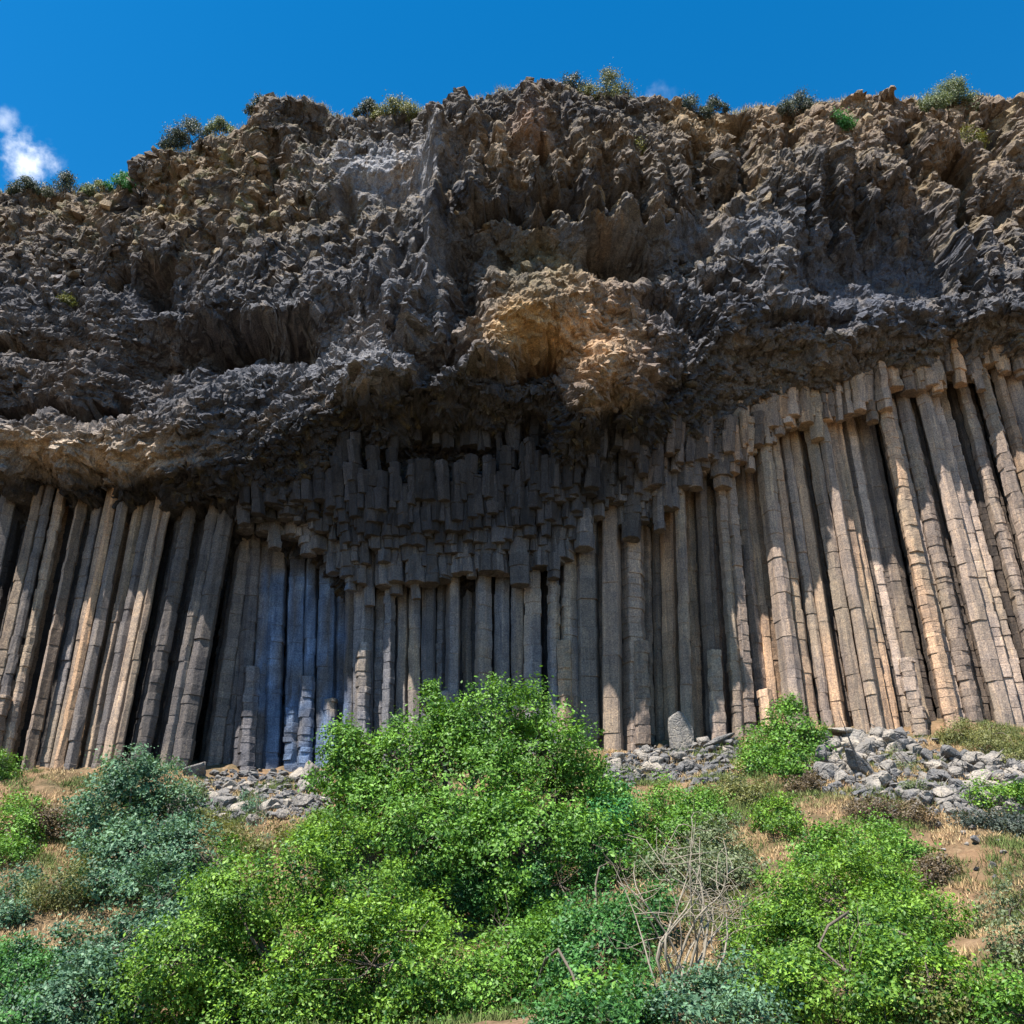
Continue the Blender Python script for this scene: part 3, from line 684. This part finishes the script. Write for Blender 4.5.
def heap(n_, poly, smin, smax, stone, where, group, pw=2.):
    poly = np.array(poly, float); xs_ = poly[:, 0]
    for _ in range(n_):
        u_ = rng.random(); v_ = rng.random(); q_ = rng.random()**pw
        qx = xs_[0]+u_*(xs_[-1]-xs_[0])
        lo = np.interp(qx, xs_, poly[:, 1]); hi = np.interp(qx, xs_, poly[:, 2])
        sc3 = .75+.6*rng.random(3)
        lab = '%s %s %s near the %s, %s %s' % ('small' if q_ < .2 else 'medium' if q_ < .55 else 'large',
            'flat' if sc3[2] < .93 else 'blocky' if sc3[2] < 1.15 else 'upright', stone,
            'upper edge' if v_ < .3 else 'middle' if v_ < .7 else 'lower edge',
            'left end' if u_ < .25 else 'left half' if u_ < .5 else 'right half' if u_ < .75 else 'right end', where)
        boulder(qx, lo+v_*(hi-lo), smin+(smax-smin)*q_, lab, group, scl=tuple(sc3), lift=.1+.6*rng.random())
heap(80, [(195, 775, 812), (250, 790, 826), (325, 775, 815)], 8, 22, 'grey boulder', 'of the left heap', 'boulders in the left rubble heap')
heap(50, [(612, 762, 778), (650, 752, 785), (735, 738, 775)], 8, 21, 'brown-grey boulder', 'of the centre heap', 'boulders in the centre rubble heap')
heap(230, [(815, 733, 775), (850, 736, 792), (900, 738, 802), (950, 758, 820), (1030, 772, 815)], 9, 25, 'grey boulder', 'of the right heap', 'boulders in the right rubble heap', 1.7)
heap(16, [(860, 800, 830), (960, 815, 880), (1010, 840, 880)], 5, 11, 'stone', 'of the slope below the right heap', 'small stones on the right slope')
heap(12, [(160, 792, 812), (200, 800, 830)], 7, 15, 'stone', 'of the ground below the brown pillar', 'small stones below the left pillar')
def pebbles(polys, num, seed):
    rr = np.random.default_rng(seed); Vs, Fs = [], []; n0 = 0
    for poly in polys:
        poly = np.array(poly, float); xs_ = poly[:, 0]
        for _ in range(num):
            qx = xs_[0]+rr.random()*(xs_[-1]-xs_[0]); lo = np.interp(qx, xs_, poly[:, 1]); hi = np.interp(qx, xs_, poly[:, 2])
            h_ = hit(qx, lo+rr.random()*(hi-lo)+rr.normal()*3, 30)
            V, Ft = lowp[rr.integers(len(lowp))]; s_ = .12+.3*rr.random()**2
            Vs.append(V*s_*(.7+.6*rr.random(3))+np.array(h_)+np.array([0, 0, s_*.2])); Fs.append(Ft+n0); n0 += len(V)
    o = mesh_obj('rubble', np.vstack(Vs), np.vstack(Fs), M_BOULD); tag(o, 'loose small stones filling the gaps of the boulder heaps', 'rubble', kind='stuff')
pebbles([[(190, 772, 820), (330, 772, 820)], [(605, 758, 785), (740, 738, 782)], [(805, 733, 790), (900, 736, 812), (1030, 765, 830)]], 650, 9)

# ------------------------------------------------------------------ grass
m, t, b, o = new_mat('dry_grass')
a = t.nodes.new('ShaderNodeAttribute'); a.attribute_name = 'col'
t.links.new(a.outputs['Color'], b.inputs['Base Color']); b.inputs['Roughness'].default_value = .8
M_GRASS = m
def grass(name, P0, h, colr, label, seed, nb=9, spread=.16):
    rr = np.random.default_rng(seed); n_ = len(P0)
    P_ = np.repeat(P0, nb, 0)+np.concatenate([rr.normal(size=(n_*nb, 2))*spread, np.zeros((n_*nb, 1))], 1)
    hh = np.repeat(h, nb)*(.5+.8*rr.random(n_*nb)); an = rr.random(n_*nb)*6.28
    wv_ = np.stack([np.cos(an), np.sin(an), an*0], 1)*.018
    ln = np.stack([rr.normal(size=n_*nb)*.4, rr.normal(size=n_*nb)*.4, np.ones(n_*nb)], 1)*hh[:, None]
    V = np.stack([P_-wv_, P_+wv_, P_+ln*.6+wv_*.8, P_+ln], 1).reshape(-1, 3)
    k = np.arange(n_*nb)*4; Fq = np.stack([k, k+1, k+2, k+3], 1)
    C = np.repeat(np.repeat(colr, nb, 0)*(.7+.6*rr.random((n_*nb, 1))), 4, 0)
    o = mesh_obj(name, V, Fq, M_GRASS, color=C); return tag(o, label, 'grass', kind='stuff')
n_ = 80000
qx = rng.random(n_)*90-45; qy = 24+rng.random(n_)*34.5
qz = ground_z(qx, qy)
gm = fbm(np.stack([qx*.22, qy*.22, qx*0+3], 1), 4, .6)
dry = np.array([.36, .22, .11]); str_ = np.array([.42, .32, .17]); grn = np.array([.10, .13, .035])
mm = sstep(-.2, .2, gm)[:, None]; kk = rng.random((n_, 1))
cc = (dry*kk+str_*(1-kk))*(1-mm)+grn*mm
keep = (gm > -.9) & (fbm(np.stack([qx*.5, qy*.5, qx*0+13], 1), 3) > -.25)
grass('grass', np.stack([qx, qy, qz], 1)[keep], (.10+.16*rng.random(n_)+.12*(gm > .2))[keep], cc[keep], 'dry straw-coloured and green grass covering the slope', 3)
# grass on the rim
n_ = 9000
xi = rng.integers(0, len(xs), n_); xi = xi[np.abs(xs[xi]) < 48]
dep_i = rng.integers(0, 6, len(xi))
P0 = np.stack([XX[NV-1+dep_i, xi], YY[NV-1+dep_i, xi], ZZ[NV-1+dep_i, xi]], 1)
kk = rng.random((len(xi), 1))**2
rgm = np.clip(perlin(P0*np.array([.5, 0, 0])+7)*2, 0, 1)
grass('rim_grass', P0, .12+.25*rng.random(len(xi))+.45*rgm*rng.random(len(xi)), str_*(1-kk)*.9+grn*1.2*kk, 'dry grass tufts along the edge of the cliff top', 4, 7)

# ------------------------------------------------------------------ trees and shrubs
def tube(pts_, rads, k=6):
    pts_ = np.array(pts_, float); n_ = len(pts_)
    tg = np.gradient(pts_, axis=0); tg /= np.linalg.norm(tg, axis=1)[:, None]+1e-9
    ref = np.array([.31, .95, .05]); a_ = np.cross(tg, ref); a_ /= np.linalg.norm(a_, axis=1)[:, None]+1e-9
    b_ = np.cross(tg, a_); an = np.arange(k)*2*math.pi/k
    V = (pts_[:, None]+(a_[:, None]*np.cos(an)[None, :, None]+b_[:, None]*np.sin(an)[None, :, None])*np.array(rads)[:, None, None]).reshape(-1, 3)
    i_ = np.arange(k); base = (np.arange(n_-1)*k)[:, None]
    return V, np.stack([base+i_, base+(i_+1) % k, base+k+(i_+1) % k, base+k+i_], -1).reshape(-1, 4)
def bend(a_, b_, rr, n_=6, amp=.12, sag=0):
    a_ = np.array(a_); b_ = np.array(b_); L = np.linalg.norm(b_-a_)
    tt = np.linspace(0, 1, n_)[:, None]; o_ = rr.normal(size=3)*L*amp; o2 = rr.normal(size=3)*L*amp*.5
    return a_+(b_-a_)*tt+o_*np.sin(tt*math.pi)+o2*np.sin(tt*math.pi*2)+np.array([0, 0, sag])*np.sin(tt*math.pi)
MATS = {}
PAL = {'bright': ((.035, .10, .015), (.17, .34, .045)), 'yellow': ((.022, .08, .012), (.21, .37, .04)),
       'blue': ((.028, .075, .045), (.15, .27, .15)), 'deep': ((.018, .07, .018), (.10, .26, .06)),
       'sage': ((.07, .10, .05), (.22, .26, .13)), 'olive': ((.07, .085, .025), (.22, .22, .07)),
       'brown': ((.06, .045, .03), (.2, .15, .09)), 'emerald': ((.02, .10, .03), (.09, .30, .09)),
       'greydark': ((.03, .045, .04), (.09, .11, .08))}
def lmat(p):
    if p not in MATS: MATS[p] = leaf_material('leaves_'+p, *PAL[p])
    return MATS[p]
def tree(name, cat, label, lobes, Y, pal='bright', leaf=.17, dens=1., base=None, group=None, seed=None, bark=None, spread=.32, twigs=5, narrow=.62, ysq=1., tr=None, up_=0.):
    seed = seed or int(sum(a*7+b*3+c for a, b, c in lobes)); rr = np.random.default_rng(int(abs(seed)))
    if Y < 56: leaf *= .86; dens *= 1.12
    Ls = []
    for (a_, b_, r0) in lobes:
        dy = rr.normal()*r0/F*Y*.5
        Yl = Y+dy
        if base is None or len(base) == 2:
            hx_, hy_, hz_ = hit(a_, b_, 14) if b_ > 735 else (0, 99, 0)
            if hy_ < 58: Yl = min(Yl, hy_-(1.9 if r0 > 24 else 1.1)*r0/F*Y)
        c_ = W3(a_, b_, Yl); rad = r0/F*np.linalg.norm(c_); Ls.append((c_, rad))
    cen = np.mean([l[0] for l in Ls], 0)
    if base is None:
        gx_ = cen[0]; gy_ = cen[1]; bz = float(ground_z(gx_, gy_)); base = (gx_, gy_, bz)
    elif len(base) == 2: base = (base[0], base[1], float(ground_z(*base)))
    base = np.array(base, float)
    root = bpy.data.objects.new(name, None); COL.objects.link(root); root.location = base
    tag(root, label, cat, group)
    tubes = []; height = max(l[0][2]+l[1] for l in Ls)-base[2]
    tr = tr or max(.03, .028*height)
    top = np.array([base[0]*.4+cen[0]*.6, base[1]*.5+cen[1]*.5, base[2]+max(.3*height, (cen[2]-base[2])*.7)])
    bot = base-np.array([0, 0, .3])
    tp = bend(bot, top, rr, 7, .05); tubes.append(tube(tp, np.linspace(tr, tr*.6, 7), 7))
    CPs, CN, CR = [], [], []
    for c_, rad in Ls:
        st_ = tp[rr.integers(3, 7)]
        tubes.append(tube(bend(st_, c_, rr, 7, .1), np.linspace(tr*.5, tr*.18, 7), 5))
        nclump = int(dens*26*(rad/ max(leaf*2.2, .2))**2*.30)+6
        dr = rr.normal(size=(nclump, 3)); dr /= np.linalg.norm(dr, axis=1)[:, None]
        q = .45+.6*rr.random(nclump)**.6
        q *= 1+.6*perlin(dr*1.7+c_[None]*.7+seed % 13)          # uneven outline
        pp = c_+dr*np.array([1, ysq, .88])*(q*rad)[:, None]
        dd_ = perlin(pp*(.62/rad**.5))                               # gaps
        ok = dd_ > -.17
        CPs.append(pp[ok]); CN.append(dr[ok]); CR.append(np.full(ok.sum(), rad))
        for j in rr.choice(len(pp), min(len(pp), twigs*3), replace=False):
            tubes.append(tube(bend(c_, pp[j], rr, 4, .12), np.linspace(tr*.16, tr*.03+.004, 4), 3))
    CPs = np.vstack(CPs); CN = np.vstack(CN); CR = np.concatenate(CR)
    g_ = ground_z(CPs[:, 0], CPs[:, 1])
    if Y < 58.4: ok = CPs[:, 2] > g_+.1; CPs, CN, CR = CPs[ok], CN[ok], CR[ok]
    nl_ = 30
    cs = np.minimum(leaf*2.7, CR*.5)*(.6+.7*rr.random(len(CPs)))
    Pc = np.repeat(CPs, nl_, 0)+rr.normal(size=(len(CPs)*nl_, 3))*np.repeat(cs, nl_)[:, None]*np.array([.62, .62, .42])
    nn = len(Pc)
    nrm = np.repeat(CN, nl_, 0)*.55+rr.normal(size=(nn, 3))*.55+np.array([0, -.1, .55]); nrm /= np.linalg.norm(nrm, axis=1)[:, None]
    ax = np.cross(nrm, rr.normal(size=(nn, 3))); ax[:, 2] += up_; ax /= np.linalg.norm(ax, axis=1)[:, None]
    sd = np.cross(nrm, ax)
    ls = leaf*(.5+.95*rr.random(nn)**1.3)[:, None]
    V = np.stack([Pc-ax*ls*.5, Pc+sd*ls*narrow*.5-ax*ls*.05, Pc+ax*ls*.55-nrm*ls*.12, Pc-sd*ls*narrow*.5-ax*ls*.05], 1).reshape(-1, 3)
    k = np.arange(nn)*4
    tint = np.clip(np.repeat(.42+.3*rr.normal(size=len(CPs)), nl_)+rr.normal(size=nn)*.16, 0, 1)
    cr = mesh_obj('crown', V-base, np.stack([k, k+1, k+2, k+3], 1), lmat(pal), parent=root, tint=np.repeat(tint, 4))
    Vs, Q = [], []; n0 = 0
    for v_, q_ in tubes: Vs.append(v_); Q.append(q_+n0); n0 += len(v_)
    mesh_obj('trunk', np.vstack(Vs)-base, np.vstack(Q), bark or M_BARK, parent=root, smooth=True)
    return nn
tot = 0
def T(*a_, **k_):
    global tot; tot += tree(*a_, **k_)
# middle distance, big
T('broadleaf_tree', 'tree', 'tall bright green leafy tree in the centre reaching up in front of the dark columns',
  [(490, 728, 46), (520, 712, 30), (455, 740, 35), (428, 712, 20), (430, 690, 9), (400, 765, 45), (352, 775, 34), (370, 812, 42), (470, 790, 62), (545, 760, 48), (572, 800, 46), (430, 840, 52), (520, 850, 60), (590, 850, 40), (345, 742, 22)], 43, 'bright', .19, 1.05)
T('broadleaf_tree', 'tree', 'large yellow-green tree filling the lower left of the slope below the central tree',
  [(240, 900, 48), (300, 868, 36), (350, 905, 52), (268, 960, 65), (372, 965, 70), (190, 960, 46), (160, 1000, 45), (430, 1000, 60), (410, 925, 36), (320, 1010, 60), (230, 1020, 50), (215, 865, 26), (340, 845, 30)], 33, 'yellow', .135, .95)
T('broadleaf_tree', 'tree', 'mid-green tree with a dark hollow beneath it, in front of the central tree trunk',
  [(500, 930, 36), (540, 965, 42), (480, 1000, 50), (560, 930, 30), (600, 1000, 30)], 35, 'bright', .15, .9)
T('broadleaf_tree', 'tree', 'deep green tree between the central tree and the bare tangled shrub',
  [(600, 940, 42), (640, 905, 30), (590, 985, 40), (560, 885, 36), (640, 960, 25), (620, 870, 30)], 38, 'deep', .16, .95)
T('broadleaf_tree', 'tree', 'bluish green tree on the left slope, its top just under the brown pillar',
  [(142, 785, 34), (110, 815, 36), (165, 820, 34), (130, 860, 42), (185, 855, 34), (160, 905, 42), (105, 880, 30), (128, 765, 22), (200, 890, 20)], 42, 'blue', .17, 1.)
T('broadleaf_tree', 'tree', 'blue-green tree at the bottom left with dark gaps, below the taller bluish tree',
  [(110, 950, 38), (150, 935, 34), (90, 985, 36), (60, 1010, 36), (190, 925, 24), (125, 1000, 36), (30, 1005, 34), (75, 955, 26), (20, 965, 22)], 36, 'blue', .15, 1.)
T('broadleaf_tree', 'tree', 'round yellow-green tree on the lower right slope with fine light leaves',
  [(850, 905, 55), (800, 945, 46), (900, 935, 46), (850, 975, 62), (785, 990, 40), (905, 990, 42), (830, 875, 36), (880, 870, 30), (940, 960, 22), (768, 935, 34), (932, 918, 28), (800, 900, 30), (870, 942, 50), (758, 968, 32), (930, 985, 38), (905, 895, 30), (790, 880, 20)], 34, 'yellow', .125, 1.05)
T('broadleaf_tree', 'tree', 'fresh green tree just behind the round yellow-green tree',
  [(840, 848, 26), (875, 840, 24), (815, 862, 22), (905, 855, 20)], 42, 'bright', .15, 1.)
T('broadleaf_tree', 'tree', 'small bright tree with thin dark trunk at the foot of the columns right of centre',
  [(790, 725, 22), (775, 745, 26), (808, 745, 24), (760, 765, 22), (795, 765, 22), (790, 706, 10), (822, 735, 10)], 53.5, 'bright', .19, 1., tr=.16)
# shrubs of the middle slope
T('shrub', 'shrub', 'emerald green shrub right of the big central tree', [(600, 830, 30), (625, 808, 26), (590, 855, 26), (610, 795, 18)], 44, 'emerald', .15, 1.)
T('shrub', 'shrub', 'light green shrub below the centre boulder heap', [(665, 805, 26), (700, 812, 28), (640, 830, 28), (685, 840, 34)], 48, 'bright', .15, 1.)
T('shrub', 'shrub', 'grey-green shrub over the bare tangled branches', [(720, 845, 30), (690, 870, 30), (735, 870, 24), (655, 870, 24)], 42, 'sage', .13, .9)
T('shrub', 'shrub', 'low olive shrub at the left foot of the wall-foot tree', [(740, 790, 22), (722, 800, 16), (755, 800, 15)], 52, 'olive', .13, 1.)
T('shrub', 'shrub', 'yellow-green shrub on straw grass below the wall-foot tree', [(775, 815, 18), (795, 812, 16), (785, 828, 16), (762, 822, 12)], 47, 'yellow', .13, 1.)
T('shrub', 'shrub', 'brown dry shrub between the wall-foot tree and the right heap', [(805, 780, 14), (815, 790, 10), (795, 790, 10)], 52, 'brown', .12, .8)
T('shrub', 'shrub', 'bright green shrub at the right edge just under the boulder heap', [(990, 798, 18), (1010, 805, 20), (975, 803, 12), (1030, 800, 18)], 49, 'yellow', .14, 1.)
T('shrub', 'shrub', 'dark grey-green shrub under the bright shrub at the right edge', [(990, 828, 18), (1012, 832, 18), (965, 826, 14)], 48, 'greydark', .13, 1.)
T('shrub', 'shrub', 'olive-brown bushy scrub at the column foot near the right edge', [(965, 738, 18), (990, 748, 20), (1015, 758, 16), (950, 742, 12), (1000, 738, 12)], 55.5, 'olive', .13, 1., up_=1.2)
T('shrub', 'shrub', 'dry brown shrub on the slope below the right boulder heap', [(880, 815, 16), (905, 818, 18), (930, 825, 14), (860, 812, 12)], 47, 'brown', .12, .9)
T('shrub', 'shrub', 'dark brown thicket on the dry slope right of the fresh green tree', [(935, 868, 14), (950, 875, 14), (925, 878, 12)], 43, 'brown', .12, 1.)
T('shrub', 'shrub', 'small green weeds growing among the boulders of the right heap', [(905, 772, 9), (912, 790, 9), (898, 752, 7)], 53.5, 'sage', .11, 1., tr=.03)
T('shrub', 'shrub', 'sage-coloured dry bush at the right edge of the lower slope', [(1000, 920, 22), (1020, 900, 20), (1015, 945, 20)], 40, 'sage', .12, .6)
T('shrub', 'shrub', 'green bush in the bottom right corner', [(1000, 995, 26), (1020, 1015, 30), (975, 1015, 24)], 34, 'bright', .12, .9)
T('shrub', 'shrub', 'olive bush between the bottom right corner and the round tree', [(935, 1008, 26), (905, 1020, 22), (955, 1020, 20)], 33, 'olive', .12, .9)
T('shrub', 'shrub', 'pale teal bush at the bottom below the bare tangled shrub', [(700, 1000, 30), (735, 990, 28), (675, 1020, 26), (750, 1020, 28), (740, 955, 18)], 33, 'blue', .12, .9)
T('shrub', 'shrub', 'low green shrub at the bottom between the mid-green tree and the teal bush', [(630, 1008, 28), (600, 1020, 30), (655, 1022, 22), (560, 1020, 26)], 34, 'deep', .12, 1.)
T('shrub', 'shrub', 'light green rounded shrub on the left slope beside the bluish tree', [(60, 885, 26), (85, 872, 18), (40, 900, 18), (70, 905, 18)], 42, 'olive', .13, 1., narrow=.4)
T('shrub', 'shrub', 'green shrub at the left edge halfway down the slope', [(10, 835, 24), (22, 812, 18), (0, 860, 24), (25, 855, 14)], 45, 'bright', .14, 1.)
T('shrub', 'shrub', 'dark bluish shrub at the left edge below the green shrub', [(5, 895, 22), (20, 880, 16), (10, 915, 14)], 42, 'blue', .14, 1.)
T('shrub', 'shrub', 'small green shrub at the left edge against the column foot', [(2, 765, 14), (6, 778, 12)], 55, 'bright', .14, 1.)
T('shrub', 'shrub', 'brown dry bush left of the tall bluish tree', [(60, 825, 16), (45, 815, 14), (70, 840, 12)], 46, 'brown', .12, 1.)
T('shrub', 'shrub', 'dark shrub in the bottom left corner', [(15, 965, 24), (0, 1015, 34), (15, 985, 28), (40, 975, 20), (5, 1010, 26)], 38, 'deep', .13, 1.)
T('shrub', 'shrub', 'pale green leafy shrub at the foot of the brown left pillar', [(188, 790, 13), (178, 798, 11), (198, 800, 10)], 54, 'sage', .13, 1., tr=.04)
T('shrub', 'shrub', 'tall thin grey-green plant in front of the left boulder heap', [(256, 808, 11), (258, 824, 13), (250, 795, 6), (262, 836, 10)], 52, 'blue', .12, .8, tr=.04, up_=2.)
T('shrub', 'shrub', 'olive green shrub on the straw grass left of the central tree', [(290, 838, 18), (265, 848, 18), (240, 842, 14)], 47, 'olive', .13, .8)
T('shrub', 'shrub', 'dry green shrub left of the left boulder heap', [(215, 830, 16), (232, 838, 14), (205, 845, 12)], 48, 'olive', .13, .8)
T('shrub', 'shrub', 'green shrub touching the left side of the central tree', [(320, 825, 16), (308, 840, 16), (330, 850, 14)], 46, 'yellow', .13, .9)
T('shrub', 'shrub', 'deep green shrub under the left side of the central tree crown', [(470, 890, 34), (430, 885, 26), (510, 895, 26)], 40, 'deep', .15, 1.)
# tangled bare shrub
def bare(name, label, px0, py0, Y, H, seed, n_=26):
    rr = np.random.default_rng(seed); b0 = np.array(hit(px0, py0, 14)); tubes = []
    for k in range(n_):
        a_ = rr.random()*6.28; h = H*(.6+.6*rr.random()); sp = H*.5*rr.random()**.6
        e_ = b0+np.array([math.cos(a_)*sp, math.sin(a_)*sp, h]); s_ = b0+np.array([rr.normal()*.25, rr.normal()*.25, -.2])
        P_ = bend(s_, e_, rr, 9, .14); tubes.append(tube(P_, np.linspace(.045, .008, 9), 5))
        for j in range(7):
            s2 = P_[rr.integers(3, 9)]; e2 = s2+np.array([rr.normal()*.7, rr.normal()*.7, rr.random()*1.1-.15])
            tubes.append(tube(bend(s2, e2, rr, 5, .18), np.linspace(.014, .004, 5), 4))
    Vs, Q = [], []; n0 = 0
    for v_, q_ in tubes: Vs.append(v_); Q.append(q_+n0); n0 += len(v_)
    root = bpy.data.objects.new(name, None); COL.objects.link(root); root.location = b0; tag(root, label, 'shrub')
    mesh_obj('branches', np.vstack(Vs)-b0, np.vstack(Q), M_PALEBARK, parent=root, smooth=True)
bare('bare_shrub', 'pale leafless shrub of tangled twisting branches in a dark hollow', 682, 992, 38.5, 3.8, 5, 15)
bare('bare_shrub', 'thin leafless shrub of grey twigs beside the round yellow-green tree', 738, 965, 40, 2.4, 8, 9)
# on the rim and in the cliff face
def rimdepth(a_): return YW-np.interp(a_, list(CP), [L[-1][1] for L in CP.values()])
RS = [(188, 132, 17, 'greydark', 'dark round bush on the rim, third step down from the high left crag'), (219, 124, 9, 'sage', 'small pale bush on the rim just left of the high left crag'),
      (262, 103, 10, 'greydark', 'dark tuft of bush on the left shoulder of the high crag'), (398, 106, 15, 'olive', 'yellow-green bush on the rim above the pale grey patch'),
      (368, 106, 9, 'greydark', 'dark twiggy bush just left of the yellow-green rim bush'), (571, 80, 11, 'greydark', 'dark grey bush on the highest central rim'),
      (605, 86, 20, 'olive', 'large yellow-green bush on the highest central rim'), (690, 104, 12, 'greydark', 'low grey bush on the rim right of the small cloud'),
      (714, 103, 9, 'greydark', 'smallest grey bush on the rim left of the tan hollow'), (797, 101, 14, 'greydark', 'grey-green bush on the rim above the dark hanging buttress'),
      (950, 95, 20, 'sage', 'large grey-green bush on the rim near the right edge'), (122, 180, 10, 'emerald', 'green bush in the dip of the rim below the left crag'),
      (65, 182, 13, 'greydark', 'dark bush on the low left rim under the white cloud'), (25, 184, 10, 'greydark', 'small dark bush nearest the left edge of the rim'), (96, 186, 9, 'sage', 'small sage bush on the low left rim')]
for a_, b_, r0, pl, lb in RS:
    Yr_ = rimdepth(a_)-.2
    p0 = W3(a_, np.interp(a_, RIM[:, 0], RIM[:, 1])+5, Yr_)
    T('rim_shrub', 'shrub', lb, [(a_, b_, r0*.62), (a_-r0*.75, b_+r0*.5, r0*.55), (a_+r0*.8, b_+r0*.4, r0*.5), (a_+r0*.25, b_-r0*.35, r0*.35), (a_-r0*1.3, b_+r0*.75, r0*.35), (a_+r0*1.4, b_+r0*.7, r0*.35)], Yr_, pl, .14, 1.7, base=tuple(p0), tr=.06, up_=1.)
bare_tw = 0
def face_depth(a_, b_):
    j = np.argmin((px-a_)**2+(py-b_)**2); return YW-Dm[j]
for a_, b_, r0, pl, lb in [(838, 122, 11, 'emerald', 'dark green round bush growing in the cliff face just under the right rim'),
                           (968, 140, 12, 'olive', 'olive bush clinging to the face below the large right rim bush'),
                           (640, 148, 9, 'olive', 'faded green bush on the ledge under the central rim'),
                           (66, 300, 7, 'olive', 'small yellowish bush on the left cliff face')]:
    Yf = face_depth(a_, b_)-.25
    T('ledge_shrub', 'shrub', lb, [(a_, b_, r0*.8), (a_+r0*.7, b_+r0*.2, r0*.55)], Yf, pl, .14, 1., base=tuple(W3(a_, b_+r0*.6, Yf+.4)), tr=.05)
print('leaves', tot)
